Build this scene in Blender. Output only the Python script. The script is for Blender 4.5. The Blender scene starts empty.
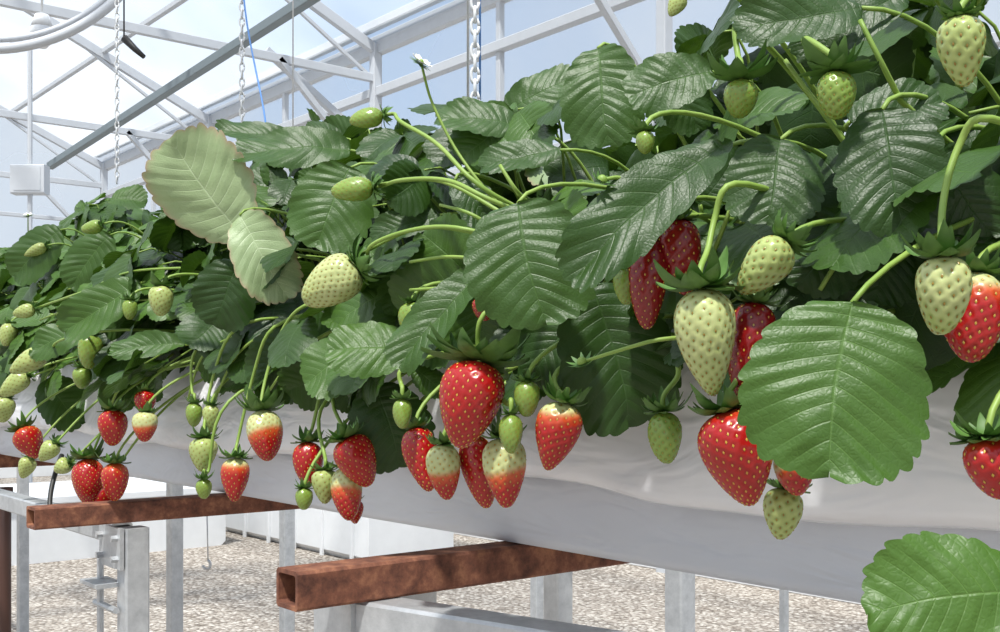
import bpy, math
import numpy as np
rng = np.random.default_rng(11)
# world frame: X runs along the growing gutter (towards the right/near end), Y across it, Z up. metres.
CH = 1.2                       # camera height
F = 1100.0; HY = 385.0         # focal length and horizon measured from the photograph
c_, s_ = 900/1421.27, 1100/1421.27
RV = np.array([c_, s_, 0.0]); FV = np.array([-s_, c_, 0.0]); UP = np.array([0, 0, 1.0])
CAM = np.array([0, 0, CH])
def vray(px, py): return FV + RV*(px-500)/F + UP*(HY-py)/F
def at(px, py, y):             # photogrammetric survey: point of the photo lying in the vertical plane Y=y
    d = vray(px, py); return CAM + d*(y/d[1])
def depth_at(px, y): return y/vray(px, 385)[1]
def nrm(v): v = np.asarray(v, float); return v/(np.linalg.norm(v)+1e-12)

# ---------------------------------------------------------------- mesh builder
class MB:
    def __init__(s): s.V=[]; s.Fc=[]; s.M=[]; s.A=[]; s.B=[]; s.n=0
    def add(s, V, Fc, mat=0, A=None, B=None):
        V = np.asarray(V, float).reshape(-1,3); k=len(V)
        s.V.append(V)
        for f in (Fc.tolist() if isinstance(Fc, np.ndarray) else Fc):
            s.Fc.append([i+s.n for i in f])
        s.M += [mat]*len(Fc)
        s.A.append(np.zeros((k,3)) if A is None else np.broadcast_to(A,(k,3)))
        s.B.append(np.zeros((k,3)) if B is None else np.broadcast_to(B,(k,3)))
        s.n += k
    def make(s, name, mats, smooth=True):
        me = bpy.data.meshes.new(name); V = np.concatenate(s.V)
        me.from_pydata(V.tolist(), [], s.Fc)
        me.polygons.foreach_set('material_index', s.M)
        me.polygons.foreach_set('use_smooth', [smooth]*len(s.Fc))
        for nm, D in (('lf', s.A), ('lc', s.B)):
            a = me.attributes.new(nm, 'FLOAT_VECTOR', 'POINT')
            a.data.foreach_set('vector', np.concatenate(D).astype(np.float32).ravel())
        for m in mats: me.materials.append(m)
        me.update(); o = bpy.data.objects.new(name, me)
        bpy.context.scene.collection.objects.link(o); return o

def gridfaces(nr, nc, wrap=False):
    i = np.arange(nr-1)[:,None]; j = np.arange(nc if wrap else nc-1)[None,:]
    j2 = (j+1) % nc
    return np.stack([i*nc+j, i*nc+j2, (i+1)*nc+j2, (i+1)*nc+j], -1).reshape(-1,4)

def bez(p0,p1,p2,p3,n=12):
    t = np.linspace(0,1,n)[:,None]
    return (1-t)**3*p0+3*(1-t)**2*t*p1+3*(1-t)*t*t*p2+t**3*p3
def tube(mb, pts, r0, r1=None, k=6, mat=0, A=None, B=None, closed=False):
    pts = np.asarray(pts, float); n=len(pts); r1 = r0 if r1 is None else r1
    T = np.gradient(pts, axis=0); T /= (np.linalg.norm(T,axis=1)[:,None]+1e-12)
    ref = UP if abs(T[0][2])<.8 else np.array([1.0,0.2,0])
    U = np.zeros_like(T); u = nrm(np.cross(T[0],ref))
    for i in range(n):
        u = u-T[i]*np.dot(u,T[i]); u = nrm(u); U[i]=u
    W = np.cross(T,U); r = np.linspace(r0,r1,n)[:,None,None]
    a = np.linspace(0,2*math.pi,k,endpoint=False)[None,:,None]
    V = pts[:,None,:]+r*(np.cos(a)*U[:,None,:]+np.sin(a)*W[:,None,:])
    f = gridfaces(n,k,True).tolist()
    f += [list(range(k))[::-1], [(n-1)*k+i for i in range(k)]]
    mb.add(V, f, mat, A, B)
def rtube(mb, p0, p1, w, h, th=None, mat=0, side=None):
    """rectangular section bar from p0 to p1; hollow with open ends if th"""
    p0=np.asarray(p0,float); p1=np.asarray(p1,float); d=nrm(p1-p0)
    if side is None: side = nrm(np.cross(d, UP)) if abs(d[2])<.95 else np.array([1.0,0,0])
    up = np.cross(side,d)
    def ring(p,ww,hh,b=.08):
        bw=min(ww,hh)*b; o=[]
        for sx,sy,fl in ((1,1,0),(-1,1,1),(-1,-1,0),(1,-1,1)):
            q=[(sx*(ww/2),sy*(hh/2-bw)),(sx*(ww/2-bw),sy*(hh/2))]
            if fl: q=q[::-1]
            o+=q
        return [p+side*x+up*y for x,y in o]
    V=ring(p0,w,h)+ring(p1,w,h)
    f=[[i,(i+1)%8,8+(i+1)%8,8+i] for i in range(8)]
    if th:
        V+=ring(p0,w-2*th,h-2*th)+ring(p1,w-2*th,h-2*th)
        f+=[[16+(i+1)%8,16+i,24+i,24+(i+1)%8] for i in range(8)]
        f+=[[i,16+i,16+(i+1)%8,(i+1)%8] for i in range(8)]
        f+=[[8+(i+1)%8,24+(i+1)%8,24+i,8+i] for i in range(8)]
    else: f+=[list(range(8))[::-1],[8+i for i in range(8)]]
    mb.add(V,f,mat)

# ---------------------------------------------------------------- materials
def newmat(name):
    m=bpy.data.materials.new(name); m.use_nodes=True; nt=m.node_tree
    return m, nt, nt.nodes, nt.links, nt.nodes['Principled BSDF']
def N(nt, typ, **kw): return nt.nodes.new(typ)
def math_(nt,op,a,b=None,c=None):
    n=nt.nodes.new('ShaderNodeMath'); n.operation=op
    for i,x in enumerate((a,b,c)):
        if x is None: continue
        if isinstance(x,(int,float)): n.inputs[i].default_value=x
        else: nt.links.new(x,n.inputs[i])
    return n.outputs[0]
def mix(nt,f,a,b,blend='MIX'):
    n=nt.nodes.new('ShaderNodeMix'); n.data_type='RGBA'; n.blend_type=blend
    for s,x in ((0,f),(6,a),(7,b)):
        if isinstance(x,(int,float)): n.inputs[s].default_value=x
        elif isinstance(x,tuple): n.inputs[s].default_value=(*x,1) if len(x)==3 else x
        else: nt.links.new(x,n.inputs[s])
    return n.outputs[2]
def noise(nt,scale,detail=3,rough=.5,coord='Object'):
    tc=nt.nodes.new('ShaderNodeTexCoord'); n=nt.nodes.new('ShaderNodeTexNoise')
    n.inputs['Scale'].default_value=scale; n.inputs['Detail'].default_value=detail; n.inputs['Roughness'].default_value=rough
    nt.links.new(tc.outputs[coord],n.inputs['Vector']); return n.outputs['Fac']
def ramp(nt,f,stops):
    n=nt.nodes.new('ShaderNodeValToRGB'); nt.links.new(f,n.inputs[0])
    e=n.color_ramp.elements
    while len(e)<len(stops): e.new(.5)
    for el,(p,c) in zip(e,stops): el.position=p; el.color=(*c,1) if len(c)==3 else c
    return n.outputs[0]
def bump(nt,h,strength,dist=.001,bs=None):
    n=nt.nodes.new('ShaderNodeBump'); n.inputs['Strength'].default_value=strength; n.inputs['Distance'].default_value=dist
    nt.links.new(h,n.inputs['Height']); 
    if bs: nt.links.new(n.outputs[0],bs.inputs['Normal'])
    return n.outputs[0]

def leaf_mat():
    m,nt,nd,lk,bs=newmat('strawberry_leaf')
    a=N(nt,'ShaderNodeAttribute'); a.attribute_name='lf'
    b=N(nt,'ShaderNodeAttribute'); b.attribute_name='lc'
    sa=N(nt,'ShaderNodeSeparateXYZ'); lk.new(a.outputs['Vector'],sa.inputs[0])
    sb=N(nt,'ShaderNodeSeparateXYZ'); lk.new(b.outputs['Vector'],sb.inputs[0])
    s,tn,rnd=sa.outputs; pale,bright,_=sb.outputs
    ab=math_(nt,'ABSOLUTE',s)
    ph=math_(nt,'ABSOLUTE',math_(nt,'SUBTRACT',math_(nt,'FRACT',tn),.5))      # 0 at the lateral vein
    v1=math_(nt,'SUBTRACT',1.0,math_(nt,'MINIMUM',1.0,math_(nt,'MULTIPLY',ph,13.0)))
    v1=math_(nt,'MULTIPLY',v1,math_(nt,'SUBTRACT',1.0,ab))
    v2=math_(nt,'SUBTRACT',1.0,math_(nt,'MINIMUM',1.0,math_(nt,'MULTIPLY',ab,30.0)))
    vein=math_(nt,'MAXIMUM',math_(nt,'MAXIMUM',v1,v2),0.0)
    nz=noise(nt,38,5,.6)
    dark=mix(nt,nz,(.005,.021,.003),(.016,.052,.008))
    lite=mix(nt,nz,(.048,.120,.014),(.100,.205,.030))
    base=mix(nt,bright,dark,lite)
    base=mix(nt,math_(nt,'MULTIPLY',rnd,.18),base,(.08,.15,.015))
    vcol=mix(nt,bright,(.035,.085,.020),(.18,.32,.08))
    col=mix(nt,math_(nt,'MULTIPLY',vein,.5),base,vcol)
    pcol=mix(nt,vein,mix(nt,nz,(.26,.36,.17),(.37,.46,.26)),(.44,.54,.32))
    edge=math_(nt,'MULTIPLY',math_(nt,'POWER',ab,16.0),.7)
    pcol=mix(nt,edge,pcol,(.45,.24,.19))
    col=mix(nt,pale,col,pcol)
    lk.new(col,bs.inputs['Base Color'])
    bs.inputs['Roughness'].default_value=.44; bs.inputs['Specular IOR Level'].default_value=.42
    tc=N(nt,'ShaderNodeTexCoord')
    vor=N(nt,'ShaderNodeTexVoronoi'); vor.feature='DISTANCE_TO_EDGE'; lk.new(tc.outputs['Object'],vor.inputs['Vector']); vor.inputs['Scale'].default_value=330
    h=math_(nt,'ADD',math_(nt,'MULTIPLY',math_(nt,'MINIMUM',vor.outputs['Distance'],.25),1.1),math_(nt,'MULTIPLY',vein,-1.2))
    h=math_(nt,'ADD',h,math_(nt,'MULTIPLY',noise(nt,130,3),.9))
    bump(nt,h,.38,.0009,bs)
    tr=N(nt,'ShaderNodeBsdfTranslucent'); lk.new(mix(nt,.5,col,(.17,.36,.02)),tr.inputs['Color'])
    ms=N(nt,'ShaderNodeMixShader'); ms.inputs[0].default_value=.12
    lk.new(bs.outputs[0],ms.inputs[1]); lk.new(tr.outputs[0],ms.inputs[2]); lk.new(ms.outputs[0],nd['Material Output'].inputs[0])
    return m
def stem_mat():
    m,nt,nd,lk,bs=newmat('strawberry_stem')
    nz=noise(nt,30,2)
    lk.new(mix(nt,nz,(.14,.26,.03),(.30,.42,.09)),bs.inputs['Base Color']); bs.inputs['Roughness'].default_value=.5
    return m
def calyx_mat():
    m,nt,nd,lk,bs=newmat('strawberry_calyx')
    nz=noise(nt,90,2)
    lk.new(mix(nt,nz,(.025,.080,.010),(.11,.23,.038)),bs.inputs['Base Color']); bs.inputs['Roughness'].default_value=.55
    return m
def berry_mat():
    m,nt,nd,lk,bs=newmat('strawberry_flesh')
    a=N(nt,'ShaderNodeAttribute'); a.attribute_name='lf'
    nz=noise(nt,70,3)
    lk.new(mix(nt,math_(nt,'MULTIPLY',nz,.5),a.outputs['Color'],mix(nt,.55,a.outputs['Color'],(.0,.0,.0)),'MIX'),bs.inputs['Base Color'])
    bs.inputs['Roughness'].default_value=.27; bs.inputs['Specular IOR Level'].default_value=.55
    bs.inputs['Subsurface Weight'].default_value=.08; bs.inputs['Subsurface Scale'].default_value=.003
    bs.inputs['Subsurface Radius'].default_value=(1,.5,.3)
    bump(nt,noise(nt,220,3),.25,.0006,bs)
    return m
def petal_mat():
    m,nt,nd,lk,bs=newmat('petal'); bs.inputs['Base Color'].default_value=(.85,.85,.8,1); return m
def film_mat(name,c1,c2,rough=.4):
    m,nt,nd,lk,bs=newmat(name)
    nz=noise(nt,6,5,.6); lk.new(mix(nt,nz,c1,c2),bs.inputs['Base Color']); bs.inputs['Roughness'].default_value=rough
    mp=N(nt,'ShaderNodeMapping'); tc=N(nt,'ShaderNodeTexCoord'); lk.new(tc.outputs['Object'],mp.inputs[0]); mp.inputs['Scale'].default_value=(9,9,30)
    n2=N(nt,'ShaderNodeTexNoise'); lk.new(mp.outputs[0],n2.inputs['Vector']); n2.inputs['Scale'].default_value=1; n2.inputs['Distortion'].default_value=1.0
    bump(nt,n2.outputs['Fac'],.5,.012,bs)
    return m
def metal_mat(name,c1,c2,rough=.45,metal=.7,sc=25,c3=None):
    m,nt,nd,lk,bs=newmat(name)
    nz=noise(nt,sc,6,.7); st=[(.3,c1),(.7,c2)] if c3 is None else [(.32,c1),(.5,c2),(.68,c3)]
    lk.new(ramp(nt,nz,st),bs.inputs['Base Color'])
    bs.inputs['Roughness'].default_value=rough; bs.inputs['Metallic'].default_value=metal
    bump(nt,noise(nt,sc*5,4,.7),.35,.001,bs); return m
def clear_mat(name,tcol,dcol,f):
    m,nt,nd,lk,bs=newmat(name)
    tr=N(nt,'ShaderNodeBsdfTransparent'); tr.inputs[0].default_value=(*tcol,1)
    tl=N(nt,'ShaderNodeBsdfTranslucent'); tl.inputs[0].default_value=(*dcol,1)
    tc=N(nt,'ShaderNodeTexCoord'); nz=N(nt,'ShaderNodeTexNoise'); lk.new(tc.outputs['Object'],nz.inputs[0]); nz.inputs['Scale'].default_value=.7
    ms=N(nt,'ShaderNodeMixShader'); lk.new(math_(nt,'MULTIPLY',nz.outputs['Fac'],2*f),ms.inputs[0])
    lk.new(tr.outputs[0],ms.inputs[1]); lk.new(tl.outputs[0],ms.inputs[2]); lk.new(ms.outputs[0],nd['Material Output'].inputs[0])
    return m
def gravel_mat():
    m,nt,nd,lk,bs=newmat('gravel')
    tc=N(nt,'ShaderNodeTexCoord'); v=N(nt,'ShaderNodeTexVoronoi'); v.inputs['Scale'].default_value=52; lk.new(tc.outputs['Object'],v.inputs['Vector'])
    sp=N(nt,'ShaderNodeSeparateColor'); lk.new(v.outputs['Color'],sp.inputs[0])
    col=ramp(nt,sp.outputs[0],[(0,(.14,.115,.09)),(.3,(.31,.27,.23)),(.7,(.44,.40,.35)),(1,(.70,.66,.60))])
    dk=ramp(nt,v.outputs['Distance'],[(.4,(1,1,1)),(.85,(.35,.31,.27))])
    col=mix(nt,1.0,col,dk,'MULTIPLY')
    big=noise(nt,.9,3); col=mix(nt,math_(nt,'MULTIPLY',big,.4),col,(.38,.34,.30))
    lk.new(col,bs.inputs['Base Color']); bs.inputs['Roughness'].default_value=.9
    bump(nt,math_(nt,'MULTIPLY',v.outputs['Distance'],-1.0),.8,.015,bs); return m
def soil_mat():
    m,nt,nd,lk,bs=newmat('substrate'); nz=noise(nt,70,4)
    lk.new(mix(nt,nz,(.012,.008,.005),(.06,.04,.025)),bs.inputs['Base Color']); bs.inputs['Roughness'].default_value=.95; bump(nt,nz,1,.01,bs); return m
def plain(name,c,rough=.5,metal=0):
    m,nt,nd,lk,bs=newmat(name); nz=noise(nt,12,3)
    lk.new(mix(nt,math_(nt,'MULTIPLY',nz,.3),c,tuple(x*.6 for x in c)),bs.inputs['Base Color'])
    bs.inputs['Roughness'].default_value=rough; bs.inputs['Metallic'].default_value=metal; return m

LEAF=leaf_mat(); STEM=stem_mat(); CAL=calyx_mat(); BER=berry_mat(); PET=petal_mat()
FILM=film_mat('white_film',(.78,.79,.83),(.86,.87,.90),.26); PANEL=film_mat('white_panel',(.56,.59,.65),(.64,.67,.73),.42)
GALV=metal_mat('galvanised_steel',(.40,.42,.44),(.58,.60,.62),.45,.5,40)
WST=plain('painted_steel',(.52,.55,.59),.5); GST=plain('grey_steel',(.17,.21,.23),.5)
RUST=metal_mat('rusty_steel',(.060,.022,.014),(.18,.068,.040),.8,.1,34,(.36,.16,.085))
POLY=clear_mat('polycarbonate',(.95,.975,1.0),(.9,.95,1.0),.24); POLW=clear_mat('polycarbonate_wall',(.93,.97,1.0),(.9,.95,1.0),.30)
GRAV=gravel_mat(); SOIL=soil_mat(); BLK=plain('black_rubber',(.02,.02,.02)); WHT=plain('white_plastic',(.74,.76,.78)); BLUE=plain('blue_twine',(.12,.3,.7))
BRN=plain('brown_pipe',(.08,.035,.025))
PM=[LEAF,STEM,CAL,PET]

# ---------------------------------------------------------------- leaves
def leaf(mb,P0,D,Nn,L,W,hi=1,fold=.12,droop=.5,curl=.25,pale=0,bright=.3,rnd=None,wav=None):
    NT=11 if hi else 9; rp={2:6,1:4,0:2}[hi]; nc={2:9,1:5,0:3}[hi]
    t=np.linspace(0,1,NT*rp+1)[:,None]; s=np.linspace(-1,1,2*nc+1)[None,:]
    ph=(t*NT)%1.0; a=np.abs(s)
    tp=t**.76; ym=(1-np.cos(math.pi*tp))/2; xm=.5*np.sin(math.pi*tp).clip(0,1)**.76*(.84+.28*ym)
    ry=t**1.25*.96
    tooth=np.sin(math.pi*np.where(ph<.58,ph/.58*.5,.5+(ph-.58)/.42*.5))**.75
    if hi==0: tooth=1-np.abs(2*ph-1)
    env=np.sin(math.pi*np.clip(t*1.0+.0,0,1))**.35
    nx=xm; ny=ym-.42; nl=np.sqrt(nx**2+ny**2)+1e-6
    q0,q1,q2=rng.uniform(0,6.3,3)
    amp=.034*tooth*env*(1+.3*np.sin(t*37+q0+(s>0)*2))+.014*np.sin(t*6+q1+(s>0)*q2)*env
    XM=xm+nx/nl*amp; YM=ym+ny/nl*amp+.2*amp
    x=np.sign(s)*a*XM; y=ry+(YM-ry)*a**1.2
    x=x*W/L
    pl_=.0095 if pale<.5 else .005
    z=pl_*np.cos(2*math.pi*(ph))*(a**.55)*(1.05-.75*a)*(W/L)*(1+.6*np.sin(3*t*6+q0+5*s))
    z=z+fold*np.abs(x)-curl*x*x
    p1,p2=rng.uniform(0,6.3,2); wv=.045 if wav is None else wav
    z=z+wv*a*a*np.sin(7*t+p1+ (s>0)*p2)+wv*.4*a**3*np.sin(17*t+p2+(s>0)*p1)+.015*np.sin(9*x+q1)*np.sin(8*y+q2)+.006*np.sin(21*x+q2)*np.sin(19*y+q0)
    x=x+0.05*np.sin(3*y+p1)*y
    dr=droop if abs(droop)>1e-3 else 1e-3
    yb=np.sin(dr*y)/dr; zb=z*np.cos(dr*y)-(1-np.cos(dr*y))/dr; yb=yb+z*np.sin(dr*y)
    D=nrm(D); Nn=np.asarray(Nn,float); Nn=nrm(Nn-D*np.dot(D,Nn)); X=np.cross(D,Nn)
    V=P0+L*((x+0*y)[...,None]*X+yb[...,None]*D+zb[...,None]*Nn)
    A=np.stack([s+0*t,t*NT+0*s,np.full_like(x,rng.uniform(0,1) if rnd is None else rnd)],-1).reshape(-1,3)
    mb.add(V.reshape(-1,3),gridfaces(t.shape[0],s.shape[1]),0,A,np.array([pale,bright,0.0]))

def trifol(mb,Q,D,Nn,L,hi,bright,pale=0):
    D=nrm(D); Nn=nrm(Nn-D*np.dot(D,Nn)); X=np.cross(D,Nn)
    for k,ang in enumerate((0,1.25,-1.25)):
        ang+=rng.normal(0,.12); d=D*math.cos(ang)+X*math.sin(ang)
        l=L*(1 if k==0 else .9)*rng.uniform(.9,1.08)
        n=Nn+rng.normal(0,.25,3)
        leaf(mb,Q+d*.006,d,n,l,l*rng.uniform(.84,1.0),hi,rng.uniform(.05,.4),rng.uniform(.1,.95),rng.uniform(.0,.6),pale,float(np.clip(bright+rng.normal(0,.06),0,1)))

XMIN,XMAX=-5.0,0.15; SEG=.25; nseg=int((XMAX-XMIN)/SEG)+1
plants=[MB() for _ in range(nseg)]
def plant_for(x): return plants[int(np.clip((x-XMIN)/SEG,0,nseg-1))]
def crown(x): return np.array([x+rng.uniform(-.05,.05),rng.uniform(.82,.92),CH+.035])

def canopy(x,al,rf):
    top=.282+.03*math.sin(x*7.3)+.02*math.sin(x*17+1)
    if x>-.62: top+=.04
    elif x>-1.0: top=min(top,.262)
    y=.86-(.24+.02*math.sin(x*11))*rf*math.cos(al); z=CH+.055+top*rf*math.sin(al)
    return np.array([x,y,z])
x=XMAX
cnt=0
while x>XMIN:
    dens=165 if x>-3.2 else 60
    x-=rng.exponential(1/dens)
    al=math.radians(rng.uniform(-8,150)); 
    if al>math.radians(110) and rng.random()<.5: continue
    rf=rng.choice([rng.uniform(.88,1.08),rng.uniform(.55,.9)],p=[.62,.38])
    Q=canopy(x,al,rf)
    out=nrm([0,-math.cos(al),math.sin(al)])
    Nn=nrm(out*.9+UP*.4+rng.normal(0,.38,3))
    D=nrm(np.array([rng.normal(0,.8),-math.cos(al)*1.0,-.55-rng.uniform(0,.5)])+.2*out)
    L=rng.uniform(.052,.084)
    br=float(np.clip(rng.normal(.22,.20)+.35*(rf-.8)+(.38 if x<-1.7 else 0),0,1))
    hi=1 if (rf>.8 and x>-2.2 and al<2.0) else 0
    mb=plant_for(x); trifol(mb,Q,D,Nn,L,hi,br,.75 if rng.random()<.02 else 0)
    c0=crown(x+rng.uniform(-.06,.06))
    pts=bez(c0,c0+np.array([0,(Q[1]-c0[1])*.3,.12]),Q-D*.06+UP*.0,Q,8)
    tube(mb,pts,.0020,.0012,5,1); cnt+=1
# dense interior foliage close to the crowns, darkest leaf colour standing in for shade
x=XMAX
while x>-3.4:
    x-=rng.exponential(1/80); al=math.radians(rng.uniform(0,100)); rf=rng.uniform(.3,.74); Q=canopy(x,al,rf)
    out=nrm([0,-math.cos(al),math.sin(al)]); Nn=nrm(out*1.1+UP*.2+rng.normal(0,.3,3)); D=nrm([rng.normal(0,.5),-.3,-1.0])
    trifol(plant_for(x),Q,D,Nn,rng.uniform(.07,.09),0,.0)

# surveyed foreground leaves: (base px,py, tip px,py, Y base, depth change of tip, width ratio, normal tilt right, up, bright, pale, fold, droop)
HL=[
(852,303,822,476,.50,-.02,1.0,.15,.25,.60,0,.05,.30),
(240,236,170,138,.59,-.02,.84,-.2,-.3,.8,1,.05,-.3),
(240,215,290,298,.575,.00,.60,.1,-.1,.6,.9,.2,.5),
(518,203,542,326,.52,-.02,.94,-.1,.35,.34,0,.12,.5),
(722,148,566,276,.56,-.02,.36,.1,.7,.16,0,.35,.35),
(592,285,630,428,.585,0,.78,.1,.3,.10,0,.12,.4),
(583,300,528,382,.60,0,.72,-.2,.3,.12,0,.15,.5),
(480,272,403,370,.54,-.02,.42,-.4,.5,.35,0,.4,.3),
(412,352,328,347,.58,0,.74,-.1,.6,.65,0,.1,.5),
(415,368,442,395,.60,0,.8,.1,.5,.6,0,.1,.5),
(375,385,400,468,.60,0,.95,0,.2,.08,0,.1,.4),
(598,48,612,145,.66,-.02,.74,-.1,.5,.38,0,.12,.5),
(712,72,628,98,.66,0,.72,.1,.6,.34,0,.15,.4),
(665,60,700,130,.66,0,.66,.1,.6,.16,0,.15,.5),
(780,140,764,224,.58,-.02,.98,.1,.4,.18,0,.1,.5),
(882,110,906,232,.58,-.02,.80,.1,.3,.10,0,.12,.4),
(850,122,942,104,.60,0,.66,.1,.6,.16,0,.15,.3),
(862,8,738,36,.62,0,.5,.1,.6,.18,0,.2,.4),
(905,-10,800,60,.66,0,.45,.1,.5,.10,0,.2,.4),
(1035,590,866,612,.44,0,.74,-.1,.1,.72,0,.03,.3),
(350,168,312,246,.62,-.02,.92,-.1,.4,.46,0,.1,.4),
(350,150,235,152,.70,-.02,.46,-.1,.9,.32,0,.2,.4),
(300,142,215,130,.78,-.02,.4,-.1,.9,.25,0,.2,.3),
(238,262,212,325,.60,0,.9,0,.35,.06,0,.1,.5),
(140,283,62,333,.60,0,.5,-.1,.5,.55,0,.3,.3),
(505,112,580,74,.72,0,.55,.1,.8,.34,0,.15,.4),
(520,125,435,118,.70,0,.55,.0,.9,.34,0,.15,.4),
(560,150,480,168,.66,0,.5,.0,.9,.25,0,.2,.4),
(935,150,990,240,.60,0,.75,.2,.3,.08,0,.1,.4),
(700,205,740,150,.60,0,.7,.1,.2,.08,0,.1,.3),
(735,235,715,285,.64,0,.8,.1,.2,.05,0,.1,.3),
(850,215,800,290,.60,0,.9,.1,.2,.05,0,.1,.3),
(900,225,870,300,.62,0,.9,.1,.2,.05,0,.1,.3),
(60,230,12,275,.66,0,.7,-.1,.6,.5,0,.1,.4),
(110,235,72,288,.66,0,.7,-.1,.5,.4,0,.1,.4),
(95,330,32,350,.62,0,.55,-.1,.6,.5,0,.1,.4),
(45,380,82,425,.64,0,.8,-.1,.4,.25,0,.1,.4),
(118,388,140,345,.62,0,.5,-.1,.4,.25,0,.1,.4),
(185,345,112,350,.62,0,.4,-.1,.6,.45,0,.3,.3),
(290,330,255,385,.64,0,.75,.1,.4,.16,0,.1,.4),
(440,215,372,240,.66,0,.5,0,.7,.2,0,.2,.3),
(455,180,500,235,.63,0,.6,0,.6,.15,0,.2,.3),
]
for (bx,by,tx,ty,y0,dd,wr,nr,nu,br,pl,fo,dr) in HL:
    P0=at(bx,by,y0); dep=depth_at(bx,y0)+dd; P1=CAM+vray(tx,ty)*dep; D=P1-P0; ch=np.linalg.norm(D)
    L=ch*(dr/2)/math.sin(dr/2)
    Nn=-nrm(vray((bx+tx)/2,(by+ty)/2))+RV*nr+UP*nu; Dn=nrm(D); Nn=nrm(Nn-Dn*np.dot(Nn,Dn))
    d2=Dn*math.cos(dr/2)+Nn*math.sin(dr/2)    # start a little raised so that the tip comes down to its place
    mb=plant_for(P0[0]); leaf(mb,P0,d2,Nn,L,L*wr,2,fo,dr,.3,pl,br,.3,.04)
    c0=crown(P0[0]); c0[1]=.85
    back=P0-Dn*.04; back[1]+=.03
    tube(mb,bez(c0,c0+np.array([0,-.05,.15]),back,P0,14),.0024,.0015,7,1)

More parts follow.
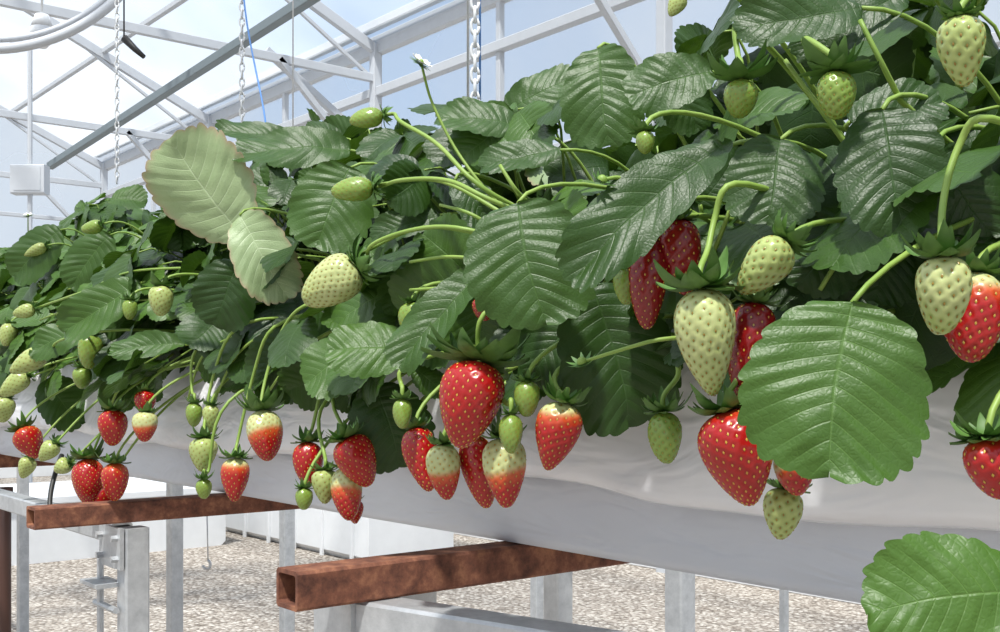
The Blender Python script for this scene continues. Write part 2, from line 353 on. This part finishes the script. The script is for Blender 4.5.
# ---------------------------------------------------------------- strawberries
def smooth(e0,e1,x): q=np.clip((x-e0)/(e1-e0),0,1); return q*q*(3-2*q)
RED=np.array([.42,.008,.008]); DRED=np.array([.26,.005,.007]); ORG=np.array([.62,.09,.02])
WHI=np.array([.58,.62,.28]); PGR=np.array([.34,.45,.10]); GRN=np.array([.20,.32,.05])
def berry(P,ax,Lb,Wb,typ,big,cal=1.0):
    mb=MB(); ax=nrm(ax); X=nrm(np.cross(ax,[.3,.9,.2])); Y=np.cross(ax,X)
    nr,nk=(66,90) if big else (30,40)
    th=np.linspace(0.0,math.pi,nr)[:,None]; fi=np.linspace(0,2*math.pi,nk,endpoint=False)[None,:]
    pw=rng.uniform(.72,.95); k2=rng.uniform(.5,.85) if typ!='G' else .45; o1=rng.uniform(0,6.3); sq=rng.uniform(-.09,.09)
    def surf(th,fi):
        z=(1-np.cos(th))/2
        r=np.sin(th).clip(0,1)**pw*(1.03+k2*.33-k2*z)*(1+.05*np.sin(2*fi+o1)+.03*np.sin(3*fi+2*o1+3*z)+.015*np.sin(5*fi+o1)*np.sin(6*z+o1))
        bendx=sq*z*z*Lb
        return np.stack([r*np.cos(fi)*Wb/2+bendx,r*np.sin(fi)*Wb/2+0*z,z*Lb*np.ones_like(fi)],-1)
    S=surf(th,fi).reshape(-1,3)
    ns=int(np.clip(210*(Lb*Wb)/(.055*.042),80,260)); ns=ns if typ!='G' else int(max(80,ns*1.3))
    if not big: ns=min(ns,110)
    i=np.arange(ns)+.5; sth=np.arccos(1-2*i/ns)+rng.normal(0,.015,ns); sfi=(i*2.39996+rng.normal(0,.03,ns))%(2*math.pi)
    keep=(sth>.32)&(sth<3.1); sth=sth[keep]; sfi=sfi[keep]
    SP=surf(sth[:,None],sfi[:,None]).reshape(-1,3)
    eps=.02
    T1=surf((sth+eps)[:,None],sfi[:,None]).reshape(-1,3)-SP; T2=surf(sth[:,None],(sfi+eps)[:,None]).reshape(-1,3)-SP
    T1/=np.linalg.norm(T1,axis=1)[:,None]+1e-9; T2/=np.linalg.norm(T2,axis=1)[:,None]+1e-9
    NN=np.cross(T2,T1); NN/=np.linalg.norm(NN,axis=1)[:,None]+1e-9
    cen=np.array([0,0,Lb*.45]); sg=np.sign(((SP-cen)*NN).sum(1)); NN*=sg[:,None]
    d2=((S[:,None,:]-SP[None,:,:])**2).sum(-1); dm=np.sqrt(d2.min(1))
    sp=math.sqrt(Lb*Wb*2.6/len(SP)); sig=sp*.33
    n0=S-cen; n0/=np.linalg.norm(n0,axis=1)[:,None]+1e-9
    dk_=.12 if typ=='D' else .18
    S=S-n0*np.exp(-(dm/sig)**2)[:,None]*sp*dk_
    zf=S[:,2]/Lb; side=np.cos(np.arctan2(S[:,1],S[:,0])-o1)*.08
    def colour(zf,side):
        zf=zf[:,None]+side[:,None]
        if typ=='R': c=RED+(ORG-RED)*(1-smooth(-.02,.16,zf))*.6
        elif typ=='D': c=DRED+0*zf
        elif typ=='O': c=RED+(ORG-RED)*(1-smooth(.0,.45,zf))
        elif typ=='RW': 
            c=WHI+(ORG-WHI)*smooth(.36,.52,zf); c=c+(RED-c)*smooth(.5,.72,zf)
        elif typ=='RW2':
            c=WHI+(ORG-WHI)*smooth(.05,.2,zf); c=c+(RED-c)*smooth(.15,.36,zf)
        elif typ=='W': c=WHI+(PGR-WHI)*(.15+.4*smooth(.5,1.0,zf))
        elif typ=='P': c=WHI*.4+PGR*.6+0*zf
        else: c=PGR*.45+GRN*.55+(GRN-PGR)*.3*(1-zf)
        return c
    col=colour(zf,side)
    k_=.32 if typ in('W','P','G') else .25
    dk=np.exp(-(dm/(sig*.8))**2)[:,None]
    tint=np.array([.75,1.0,.55]) if typ in('W','P','G') else np.array([1,1,1.])
    col=col*(1-k_*dk)*(1-dk*.4*(1-tint))
    R=np.stack([X,Y,ax],0)
    P=np.asarray(P)
    mb.add(P+S@R,gridfaces(nr,nk,True),0,col)
    sl,sw=sp*.21,sp*.13
    if typ in('R','D','O'): sc=np.array([.68,.42,.06])
    elif typ in('RW','RW2'): sc=np.array([.55,.34,.06])
    elif typ=='G': sc=np.array([.34,.28,.04])
    else: sc=np.array([.34,.23,.045])
    C=SP-NN*sp*.10
    oc=np.stack([C+T1*sl,C+T2*sw,C-T1*sl,C-T2*sw,C+NN*sp*.12,C-NN*sp*.05],1)
    base=np.array([[0,1,4],[1,2,4],[2,3,4],[3,0,4]]); fa=(base[None]+6*np.arange(len(SP))[:,None,None]).reshape(-1,3)
    mb.add(P+oc.reshape(-1,3)@R,fa,0,sc)
    # calyx: two whorls of pointed sepals
    nsep=11 if big else 8
    for w in range(2):
        for q in range(nsep):
            an=2*math.pi*(q+.5*w)/nsep+rng.normal(0,.18); le=Wb*.58*cal*rng.uniform(.75,1.15)*(1.0 if w==0 else .8)
            rd=np.array([math.cos(an),math.sin(an),0]); tg=np.array([-math.sin(an),math.cos(an),0])
            lift=rng.uniform(-.15,.7)+.35*w; tw=rng.normal(0,.22)
            u=np.linspace(0,1,9)[:,None]; v=np.array([-1,0,1.0])[None,:]
            wd=le*.25*np.sin(math.pi*(u*.80+.18))**.8*(1-.25*u); wd[-1]=le*.01
            ra=le*u*(1-.2*u)+Wb*.04; zz=-lift*le*u*u*.9+Wb*.10*np.sin(math.pi*u*.9)*(.6 if w==0 else .1)
            pt=ra[...,None]*rd+(wd*v+tw*le*u*u*.6)[...,None]*tg+(zz-np.abs(v)*le*.06)[...,None]*np.array([0,0,1.0])
            pt=pt-np.array([0,0,1.0])*Lb*.016
            mb.add(P+pt.reshape(-1,3)@R,gridfaces(9,3),1,np.zeros(3),np.array([0,.5,0]))
    nm={'R':'ripe_strawberry','D':'ripe_strawberry','O':'ripe_strawberry','RW':'ripening_strawberry','RW2':'ripening_strawberry','W':'unripe_strawberry','P':'unripe_strawberry','G':'green_strawberry'}[typ]
    return mb.make(nm,[BER,CAL])

# (centre px, py, length px, width px, tip angle deg (0=down,+right), type, Y, calyx scale, stem waypoints)
BL=[
(972,318,92,64,-8,'RW2',.56,1.0,None),
(944,296,78,56,3,'W',.52,1.4,[(945,190),(962,140),(1000,118)]),
(994,468,64,60,10,'R',.54,1.2,None),
(962,52,70,50,5,'P',.50,1.0,None),
(741,99,38,34,0,'G',.55,2.2,[(738,55),(745,20)]),
(836,96,48,40,0,'G',.55,2.0,[(838,60),(800,40)]),
(764,268,68,48,-38,'P',.53,1.2,None),
(707,343,108,66,6,'W',.50,1.6,[(708,250),(716,215),(742,180)]),
(748,352,100,50,-8,'D',.54,1.0,None),
(648,284,92,40,-3,'D',.53,1.0,None),
(680,258,76,42,4,'D',.545,1.0,None),
(625,286,38,26,0,'G',.525,1.1,None),
(740,458,98,78,14,'R',.52,1.0,None),
(796,470,52,44,10,'RW',.55,1.0,None),
(782,514,52,42,-6,'P',.56,1.2,None),
(665,438,52,34,2,'G',.57,1.6,[(680,375),(690,350)]),
(330,283,64,46,-62,'W',.53,1.2,[(370,245),(420,228),(480,232)]),
(352,190,42,24,-82,'G',.55,1.4,[(400,180),(450,180),(500,205)]),
(366,118,34,20,-80,'G',.56,1.2,[(400,122),(440,145),(490,195)]),
(470,405,88,70,-12,'R',.51,1.5,[(478,345),(500,300)]),
(402,414,30,20,0,'G',.53,1.5,[(402,385),(412,360)]),
(412,320,36,27,0,'G',.56,1.0,None),
(422,460,66,38,12,'R',.56,1.0,None),
(444,472,56,34,4,'RW',.55,1.0,None),
(480,472,74,38,14,'R',.58,1.0,None),
(505,473,70,43,2,'RW',.54,1.0,None),
(511,434,40,26,0,'G',.52,1.0,[(508,405),(500,370)]),
(527,399,36,27,0,'G',.53,1.2,None),
(556,437,70,46,-14,'RW2',.54,1.2,[(562,395),(560,365)]),
(308,464,44,30,0,'R',.58,1.3,[(312,430),(322,385),(330,360)]),
(358,462,54,42,26,'R',.57,1.1,[(345,430),(335,385)]),
(325,487,34,28,0,'P',.56,1.0,[(325,455),(322,400)]),
(347,494,54,34,4,'RW',.57,1.0,None),
(304,499,22,18,0,'G',.55,1.3,None),
(355,512,24,18,0,'R',.59,1.0,None),
(265,436,52,36,8,'RW',.56,1.5,[(268,370),(285,325),(320,300)]),
(235,480,44,29,0,'RW2',.57,1.3,[(238,440),(255,370),(280,320)]),
(203,455,34,29,0,'P',.57,1.2,[(205,420),(215,370),(245,320)]),
(194,415,24,18,0,'G',.58,1.2,[(192,390),(200,340)]),
(211,419,28,18,0,'P',.59,1.2,None),
(204,489,20,16,0,'G',.56,1.4,[(210,470),(225,400)]),
(113,428,36,31,0,'R',.56,1.0,None),
(145,427,30,25,0,'RW',.57,1.0,None),
(145,404,26,22,0,'R',.58,1.0,None),
(88,482,46,34,4,'R',.56,1.3,[(92,455),(110,410),(130,380)]),
(115,482,38,28,0,'O',.57,1.2,None),
(102,500,32,26,-20,'R',.58,1.0,None),
(30,443,34,30,30,'O',.54,1.1,None),
(48,452,24,20,-40,'P',.55,1.0,None),
(26,468,22,17,-20,'P',.56,1.0,None),
(62,467,18,18,-60,'P',.56,1.0,None),
(161,301,30,24,0,'P',.56,1.3,None),
(90,352,34,24,0,'G',.56,1.1,None),
(82,378,22,20,0,'G',.56,1.1,None),
(28,362,40,24,-60,'P',.54,1.0,[(60,340),(110,330)]),
(14,385,34,20,-50,'P',.54,1.0,None),
(4,410,26,20,-10,'P',.54,1.0,None),
(8,335,24,18,-10,'P',.56,1.0,None),
(24,312,22,14,-70,'P',.56,1.2,[(60,300),(120,285)]),
(92,228,22,14,-70,'G',.62,1.2,None),
(35,250,24,12,-70,'P',.62,1.2,None),
(645,143,24,20,0,'G',.54,1.7,None),
(485,309,24,26,0,'R',.56,.6,None),
(676,6,24,18,-30,'P',.56,1.4,None),
(130,310,20,16,0,'G',.57,1.2,None),
(65,322,18,14,-60,'P',.56,1.2,None),
]
for k,(cx,cy,lp,wp,ang,typ,y,cal,way) in enumerate(BL):
    C=at(cx,cy,y); dep=depth_at(cx,y); Lb=lp*dep/F; Wb=wp*dep/F; a=math.radians(ang)
    ax=nrm(-UP*math.cos(a)+RV*math.sin(a)-FV*rng.uniform(-.05,.18))
    P=C-ax*Lb/2
    berry(P,ax,Lb,Wb,typ,lp>44,cal)
    mb=plant_for(P[0]); A0=-ax
    thick=.0018 if y<.6 else .0014
    start=P+ax*Lb*.01
    if way:
        pts=[start,start+A0*.012]+[at(px,py,y+.012*(i+1)) for i,(px,py) in enumerate(way)]
        e=pts[-1]; c0=crown(e[0]); pts.append((e+c0)/2+UP*.02); pts.append(c0)
        pts=np.array(pts); Q=[]
        pp=np.vstack([2*pts[0]-pts[1],pts,2*pts[-1]-pts[-2]])
        for i in range(1,len(pp)-2):
            for u in np.linspace(0,1,7)[:-1]:
                Q.append(.5*((2*pp[i])+(-pp[i-1]+pp[i+1])*u+(2*pp[i-1]-5*pp[i]+4*pp[i+1]-pp[i+2])*u*u+(-pp[i-1]+3*pp[i]-3*pp[i+1]+pp[i+2])*u**3))
        Q.append(pts[-1]); Q=np.array(Q)
        for _ in range(4): Q[1:-1]=(Q[:-2]+2*Q[1:-1]+Q[2:])/4
        tube(mb,Q,thick,.0022,7,1)
    else:
        c0=crown(P[0]+rng.uniform(-.02,.1))
        top=np.array([P[0]*.6+c0[0]*.4,.72,max(P[2]+.02,CH+.085)])
        tube(mb,bez(start,start+A0*.04,top+UP*.0,c0,20),thick,.0020,7,1)

def blossom(mb,C,r,nrmv,petals=True):
    nv=nrm(nrmv); X=nrm(np.cross(nv,[.2,.3,.9])); Y=np.cross(nv,X)
    if petals:
      for q in range(5):
        an=q*2*math.pi/5; rd=X*math.cos(an)+Y*math.sin(an); tg=-X*math.sin(an)+Y*math.cos(an)
        u=np.linspace(0,1,6)[:,None]; v=np.linspace(-1,1,5)[None,:]
        wd=r*.48*np.sin(math.pi*(.08+.84*u))**.6
        pt=C+((u*r+.15*r)[...,None]*rd)+(wd*v)[...,None]*tg+(.25*r*(u**2+.4*v*v))[...,None]*nv
        mb.add(pt.reshape(-1,3),gridfaces(6,5),3)
    th=np.linspace(0,math.pi/2,5)[:,None]; fi=np.linspace(0,2*math.pi,10,endpoint=False)[None,:]
    k=.3 if petals else .45
    pt=C+(r*k*(np.cos(th)*np.cos(fi)))[...,None]*X+(r*k*np.cos(th)*np.sin(fi))[...,None]*Y+(r*k*np.sin(th)*np.ones_like(fi))[...,None]*nv
    mb.add(pt.reshape(-1,3),gridfaces(5,10,True),1)
    for q in range(9):
        an=q*2*math.pi/9; rd=X*math.cos(an)+Y*math.sin(an); tg=-X*math.sin(an)+Y*math.cos(an)
        u=np.linspace(0,1,5)[:,None]; v=np.array([-1,0,1.0])[None,:]; wd=r*.22*np.sin(math.pi*(.1+.88*u)); 
        pt=C+((u*r*1.35)[...,None]*rd)+(wd*v)[...,None]*tg-(.2*r*np.ones_like(u+v))[...,None]*nv+(.5*r*u*u)[...,None]*nv*(0 if petals else 1)
        mb.add(pt.reshape(-1,3),gridfaces(5,3),2)
for (px,py,y,r,nx,way,pe) in [(421,62,.60,10,.6,[(430,100),(455,150),(492,200)],True),(602,180,.49,12,.5,[(625,175)],False),(582,362,.50,12,-.3,[(620,350),(672,335)],False),
                         (28,215,.75,4,0,[(28,240)],True)]:
    C=at(px,py,y); rr=r*depth_at(px,y)/F; mb=plant_for(C[0]); blossom(mb,C,rr,-FV*.4+UP*.8+RV*nx,pe)
    pts=[C]+[at(a,b,y+.015*(i+1)) for i,(a,b) in enumerate(way)]; c0=crown(pts[-1][0]); pts.append(c0)
    pts=np.array(pts); t=np.linspace(0,len(pts)-1,len(pts)*6); 
    Q=np.stack([np.interp(t,np.arange(len(pts)),pts[:,k]) for k in range(3)],1)
    for _ in range(6): Q[1:-1]=(Q[:-2]+2*Q[1:-1]+Q[2:])/4
    tube(mb,Q,.0012,.0018,6,1)
# arching flower stalks seen between the leaves
for (pa,pb,pc,y) in [((360,255),(420,222),(485,235),.56),((375,185),(440,175),(505,215),.57),((440,205),(470,212),(500,232),.58),((410,262),(450,255),(500,262),.56),
                     ((410,290),(440,288),(490,285),.56),((500,165),(515,190),(530,205),.58),((60,310),(120,270),(180,268),.58),((40,320),(90,300),(150,300),.58),
                     ((188,400),(200,350),(250,330),.60),((300,350),(330,330),(370,318),.60),((270,390),(300,345),(350,325),.60),((215,400),(235,350),(290,318),.60),
                     ((820,290),(850,240),(900,215),.58),((785,60),(810,95),(850,150),.6),((860,20),(880,60),(900,100),.58),((730,210),(715,250),(700,280),.56)]:
    A_,B_,C_=at(*pa,y),at(*pb,y+.005),at(*pc,y+.03); c0=crown(C_[0])
    mb=plant_for(A_[0]); tube(mb,np.vstack([bez(A_,B_,B_,C_,12),bez(C_,C_+(C_-B_)*.4,c0+UP*.05,c0,8)[1:]]),.0015,.0021,6,1)
for i,mb in enumerate(plants):
    if mb.n: mb.make('strawberry_plant',PM)

# ---------------------------------------------------------------- gutter
GX0,GX1=.7,-6.0
ZB=-.168
tr=MB(); nx=200; xs=np.linspace(GX0,GX1,nx)
prof=[(1.02,.05),(1.00,-.04),(.99,ZB+.01),(.97,ZB),(.76,ZB),(.744,ZB+.002),(.740,ZB+.012),(.738,-.10),(.735,-.05),(.738,.0),(.75,.045)]
V=[(x,y+ (.0015*math.sin(x*9+z*20)),CH+z) for x in xs for (y,z) in prof]
tr.add(V,gridfaces(nx,len(prof)),0)
pf2=[(.800,.058,0),(.765,.06,.2),(.735,.05,.4),(.716,.03,.5),(.704,.0,.7),(.697,-.03,.8),(.692,-.06,1),(.691,-.082,1),(.696,-.092,1),(.708,-.096,1),(.727,-.093,1)]
nx=420; xs=np.linspace(GX0,GX1,nx); V=[]
for x in xs:
    for (y,z,w) in pf2:
        dz=w*(.006*math.sin(x*5.1+.6)+.004*math.sin(x*13.7)+.0015*math.sin(x*31)); dy=w*(.005*math.sin(x*8.3+1+z*25)+.003*math.sin(x*23.1+z*10)+.002*math.sin(x*47-z*40))
        V.append((x,y+dy,CH+z+dz))
tr.add(V,gridfaces(nx,len(pf2)),1)
for xe in (GX0,GX1):
    vv=[(xe,y,CH+z) for (y,z) in prof]; tr.add(vv,[list(range(len(vv)))],0)
tr.make('growing_gutter',[PANEL,FILM])
sb=MB(); xs=np.linspace(GX0-.01,GX1+.01,200); ys=np.linspace(.762,1.005,10)
V=[(x,y,CH+.035+.012*math.sin(x*40+y*60)*math.sin(y*90)) for x in xs for y in ys]; sb.add(V,gridfaces(200,10),0)
sb.make('growing_substrate',[SOIL])

# ---------------------------------------------------------------- bench frame
zb=CH+ZB-.0005; HB=.036
def stand(xc,y0,h=HB):
    a=MB(); rtube(a,(xc,y0,zb-h/2),(xc,1.35,zb-h/2),.040,h,.004); a.make('rusty_support_beam',[RUST],False)
stand(-.90,.485); stand(-1.585,.460,.030); stand(-2.9,.475); stand(-4.3,.475); stand(.35,.475)
fr=MB(); zr=zb-HB-.0005
rtube(fr,(-.90,.575,zr-.019),(.55,.95,zr-.019),.042,.038,.003,0)
rtube(fr,(-1.62,.60,zr-.015),(-5.6,.60,zr-.015),.032,.030,.003,0)
rtube(fr,(.6,1.22,zr-.019),(-5.6,1.22,zr-.019),.042,.038,.003,0)
for xp,yp in ((-1.575,.60),(-1.34,1.22),(-2.9,.66),(-4.3,.66),(.35,.98),(.35,1.22),(-2.9,1.22),(-4.3,1.22)):
    rtube(fr,(xp,yp,0.0),(xp,yp,zr-.002 if yp<.7 else zr-.04),.036,.036,None,0)
    rtube(fr,(xp-.06,yp,0.004),(xp+.06,yp,.004),.12,.008,None,0)
def plate(c,sx,sy,sz): rtube(fr,(c[0]-sx/2,c[1],c[2]),(c[0]+sx/2,c[1],c[2]),sy,sz,None,0)
plate((-1.60,.577,zr-.030),.085,.006,.06)
plate((-1.62,.57,zr-.085),.07,.04,.006)
plate((-.93,.60,zr-.022),.07,.10,.045)
for dz in (-.015,-.045):
    for dx in (-.03,.03):
        tube(fr,[(-1.60+dx,.574,zr+dz),(-1.60+dx,.565,zr+dz)],.005,.005,6)
tube(fr,[(-1.66,.575,zr-.12),(-1.575,.575,zr-.12)],.005,.005,8); tube(fr,[(-1.64,.575,zr-.05),(-1.64,.575,zr-.18)],.005,.005,8)
fr.make('galvanised_bench_frame',[GALV],False)
for (px,w,yy) in ((287,.045,2.0),(537,.045,3.2),(784,.02,2.6),(680,.06,2.2)):
    p=at(px,500,yy); o=MB(); rtube(o,(p[0],p[1],0),(p[0],p[1],CH-.12),w,w,None); rtube(o,(p[0]-.06,p[1],.005),(p[0]+.06,p[1],.005),.12,.01)
    rtube(o,(p[0]-.25,p[1],CH-.10),(p[0]+.25,p[1],CH-.10),.04,.04); o.make('galvanised_post',[GALV],False)
o=MB(); p=at(62,455,.58); q=at(60,520,.555); tube(o,bez(p,p+np.array([.02,-.02,-.03]),q+np.array([-.03,-.02,0]),q,14),.004,.004,8); q2=at(75,508,.575); tube(o,bez(q,q+UP*-.02,q2-UP*.02,q2,10),.004,.004,8); o.make('drip_hose',[BLK])
o=MB(); p=at(207,512,1.0); q=at(208,560,1.0); tube(o,[p,(p+q)/2,q],.0015,.0015,6)
tube(o,bez(q,q+RV*.012-UP*.01,q-UP*.03,q-RV*.012-UP*.012,10),.003,.003,6); o.make('hanging_hook',[GALV])
o=MB(); p=at(5,560,.75); rr=.014; tube(o,[(p[0],p[1],0),(p[0],p[1],p[2]),(p[0],p[1],CH-.25)],rr,rr,12); tube(o,[(p[0],p[1],CH-.27),(p[0],p[1],CH-.245)],rr*1.3,rr*1.3,12); o.make('brown_standpipe',[BRN])

# ---------------------------------------------------------------- greenhouse shell
BW=5.35; EZ=CH+3.0; LX=-15.0; RX=4.0; SL=.43; RY=.4; FW=-4.55; RZ=EZ+SL*(BW-RY)
def quad(name,vs,mat): o=MB(); o.add(vs,[list(range(len(vs)))]); return o.make(name,[mat],False)
quad('floor',[(-40,-30,0),(30,-30,0),(30,40,0),(-40,40,0)],GRAV)
quad('roof',[(RX,BW,EZ),(LX,BW,EZ),(LX,RY,RZ),(RX,RY,RZ)],POLY)
quad('roof_front_slope',[(RX,RY,RZ),(LX,RY,RZ),(LX,FW,EZ),(RX,FW,EZ)],POLY)
quad('wall_back',[(LX,BW,.5),(RX,BW,.5),(RX,BW,EZ),(LX,BW,EZ)],POLW)
quad('wall_left',[(LX,FW,.5),(LX,BW,.5),(LX,BW,EZ),(LX,RY,RZ),(LX,FW,EZ)],POLW)
o=MB(); rtube(o,(LX,BW,.25),(RX,BW,.25),.06,.5); o.make('trim_1',[WHT],False)
o=MB(); rtube(o,(LX,FW,.25),(LX,BW-.04,.25),.06,.5); o.make('trim_2',[WHT],False)
tx=[-15+.05,-11.6,-8.2,-4.8,-1.4,2.0]
for x in tx:
    o=MB(); bc=CH+2.7
    rtube(o,(x,BW-.05,EZ-.05),(x,RY,RZ-.05),.06,.09); rtube(o,(x,FW+.05,EZ-.05),(x,RY,RZ-.05),.06,.09)
    rtube(o,(x,BW-.05,bc),(x,FW+.05,bc),.05,.07)
    ys=np.linspace(BW-.1,FW+.1,7)
    for i in range(6):
        ya,yb_=ys[i],ys[i+1]; rz=lambda y: EZ-.05+SL*(BW-y if y>RY else y-FW)
        if i%2==0: rtube(o,(x,ya,bc),(x,yb_,rz(yb_)),.03,.03)
        else: rtube(o,(x,ya,rz(ya)),(x,yb_,bc),.03,.03)
    for yy in (BW-.06,FW+.06): rtube(o,(x,yy,0),(x,yy,EZ),.08,.08)
    rtube(o,(x,BW-.08,bc-.9),(x,BW-1.0,bc),.05,.05)
    o.make('greenhouse_truss',[WST],False)
o=MB()
for yy,zz,h in ((BW-.02,EZ,.16),(BW-.04,EZ-.42,.08),(BW-.14,EZ+.12,.07),(BW-.03,EZ-1.3,.06),(BW-.03,EZ-2.4,.06)): rtube(o,(LX,yy,zz),(RX,yy,zz),.08,h)
for k in range(1,4):
    yy=BW-k*1.25; rtube(o,(LX,yy,EZ+SL*(BW-yy)-.03),(RX,yy,EZ+SL*(BW-yy)-.03),.05,.05)
rtube(o,(LX,RY,RZ-.03),(RX,RY,RZ-.03),.08,.1)
for x in np.arange(LX,RX,1.7): rtube(o,(x,BW-.03,.5),(x,BW-.03,EZ),.05,.05)
for yy in np.arange(FW+1,BW-.5,1.2): rtube(o,(LX+.03,yy,.5),(LX+.03,yy,EZ+SL*(BW-yy if yy>RY else yy-FW)),.05,.05)
rtube(o,(LX+.04,FW,CH+1.6),(LX+.04,BW,CH+1.6),.05,.08); rtube(o,(LX+.04,FW,CH+2.2),(LX+.04,BW,CH+2.2),.05,.05)
o.make('greenhouse_purlins',[WST],False)
def on_x(px,py,x): d=vray(px,py); return CAM+d*(x/d[0])
o=MB(); a=on_x(50,166,-12.0); b=at(312,-3,3.6); b=b+(b-a)*.3; rtube(o,a,b,.07,.07); o.make('roof_brace',[GST],False)
o=MB(); a=on_x(266,50,-8.3); b=on_x(420,190,-8.3); rtube(o,a,b,.06,.06); o.make('knee_brace',[WST],False)
o=MB(); p=on_x(30,180,-9.5); rtube(o,p-RV*.14,p+RV*.14,.12,.24); rtube(o,p-RV*.11+UP*.0-FV*.06,p+RV*.11-FV*.06,.01,.19); tube(o,[p-UP*.12,p-UP*1.4,p-UP*2.9],.02,.02,8); tube(o,[p+UP*.12,p+UP*.8,p+UP*1.2],.02,.02,8)
o.make('electrical_box',[WST],False)
o=MB(); dep=5.0
C=CAM+vray(18,-62)*dep
for R_,r_,off in ((.60,.022,0),(.54,.014,.05)):
    an=np.linspace(0,2*math.pi,90); pts=[C+RV*R_*math.cos(q)+UP*R_*math.sin(q)*.97+FV*(.25*math.sin(q)+off) for q in an]; tube(o,pts,r_,r_,8)
tube(o,[C+UP*.58+FV*.25,C+UP*1.6+FV*.25],.006,.006,6)
o.make('coiled_hose',[WST])
o=MB(); p=CAM+vray(124,38)*4.9; tube(o,[p,p+RV*.05-UP*.05,p+RV*.09-UP*.085],.018,.010,8); tube(o,[p,p+UP*.25],.004,.004,6); o.make('drip_emitter',[BLK])
o=MB(); p=CAM+vray(42,28)*5.0; 
for r0,r1,z0,z1 in ((.03,.05,.06,.0),(.05,.055,0,-.05),(.055,.02,-.05,-.09)): tube(o,[p+UP*z0,p+UP*z1],r0,r1,14)
tube(o,[p+UP*.06,p+UP*.9],.006,.006,6); o.make('hanging_lamp',[WHT])
def chain(px,py,y,r,link,ztop,name,mat):
    o=MB(); p=at(px,py,y); z=p[2]; i=0
    while z<ztop:
        an=np.linspace(0,2*math.pi,13); ax=RV if i%2 else FV
        pts=[np.array([p[0],p[1],z])+ax*link*.30*math.cos(q)+UP*link*.62*math.sin(q) for q in an]; tube(o,pts,r,r,5); z+=link*.95; i+=1
    o.make(name,[mat])
chain(475,112,.95,.0024,.018,CH+2.68,'hanging_chain',WHT)
chain(242,135,1.0,.0018,.016,CH+2.68,'hanging_chain',WHT)
chain(117,180,1.0,.0018,.016,CH+2.68,'hanging_chain',WHT)
for px,py,y in ((293,140,1.4),(468,110,1.0)):
    o=MB(); p=at(px,py,y); tube(o,[p,(p[0],p[1],CH+2.7)],.002,.002,6); o.make('support_wire',[WHT])
o=MB(); p=at(266,130,1.0); q=at(243,-20,1.0); tube(o,bez(p,p+UP*.05,q-UP*.1,q,12),.0018,.0018,6); p=at(480,100,.97); tube(o,[p,p+UP*.5],.0016,.0016,6); o.make('blue_twine',[BLUE])
def crate(cx,cy,w,d,h,name):
    o=MB(); rtube(o,(cx-w/2,cy,h/2),(cx+w/2,cy,h/2),d,h); 
    rtube(o,(cx-w/2-.03,cy,h),(cx+w/2+.03,cy,h),d+.06,.04)
    for k in range(int(w/.4)+1): rtube(o,(cx-w/2+k*.4,cy-d/2-.01,0),(cx-w/2+k*.4,cy-d/2-.01,h),.03,.02)
    o.make(name,[WHT],False)
p=on_x(70,548,-8.3); crate(p[0],p[1],1.2,1.9,.42,'white_storage_bin')
crate(-7.3,4.3,2.2,.7,.55,'white_storage_bin')

# ---------------------------------------------------------------- light, sky, camera
w=bpy.data.worlds.new('sky'); bpy.context.scene.world=w; w.use_nodes=True; nt=w.node_tree; bg=nt.nodes['Background']
tc=nt.nodes.new('ShaderNodeTexCoord'); sp=nt.nodes.new('ShaderNodeSeparateXYZ'); nt.links.new(tc.outputs['Generated'],sp.inputs[0])
g=ramp(nt,sp.outputs[2],[(0.0,(.28,.27,.25)),(.02,(.78,.83,.89)),(.25,(.54,.69,.91)),(1,(.32,.48,.80))])
nz=nt.nodes.new('ShaderNodeTexNoise'); nt.links.new(tc.outputs['Generated'],nz.inputs[0]); nz.inputs['Scale'].default_value=2.6; nz.inputs['Detail'].default_value=6
cl=ramp(nt,nz.outputs['Fac'],[(.38,(0,0,0)),(.62,(1,1,1))])
nt.links.new(mix(nt,cl,g,(.92,.95,.98)),bg.inputs['Color']); bg.inputs['Strength'].default_value=.86
sun=bpy.data.lights.new('sun','SUN'); sun.energy=6.2; sun.angle=math.radians(3); sun.color=(1,.95,.87)
so=bpy.data.objects.new('sun',sun); bpy.context.scene.collection.objects.link(so)
from mathutils import Vector
ld=nrm(RV*(-.10)+FV*(-.48)+UP*1.0)   # towards the sun
so.rotation_euler=Vector(ld.tolist()).to_track_quat('Z','Y').to_euler(); so.location=(0,0,8)
cam=bpy.data.cameras.new('camera'); co=bpy.data.objects.new('camera',cam); bpy.context.scene.collection.objects.link(co)
cam.sensor_width=36; cam.lens=F*36/1000; cam.shift_y=(HY-316)/1000; cam.clip_start=.02; cam.clip_end=200
co.location=(0,0,CH); co.rotation_euler=(math.pi/2,0,math.atan2(1100,900)); bpy.context.scene.camera=co
sc=bpy.context.scene
sc.view_settings.view_transform='Standard'; sc.view_settings.look='None'; sc.view_settings.exposure=.16
print('trifoliate leaves',cnt)
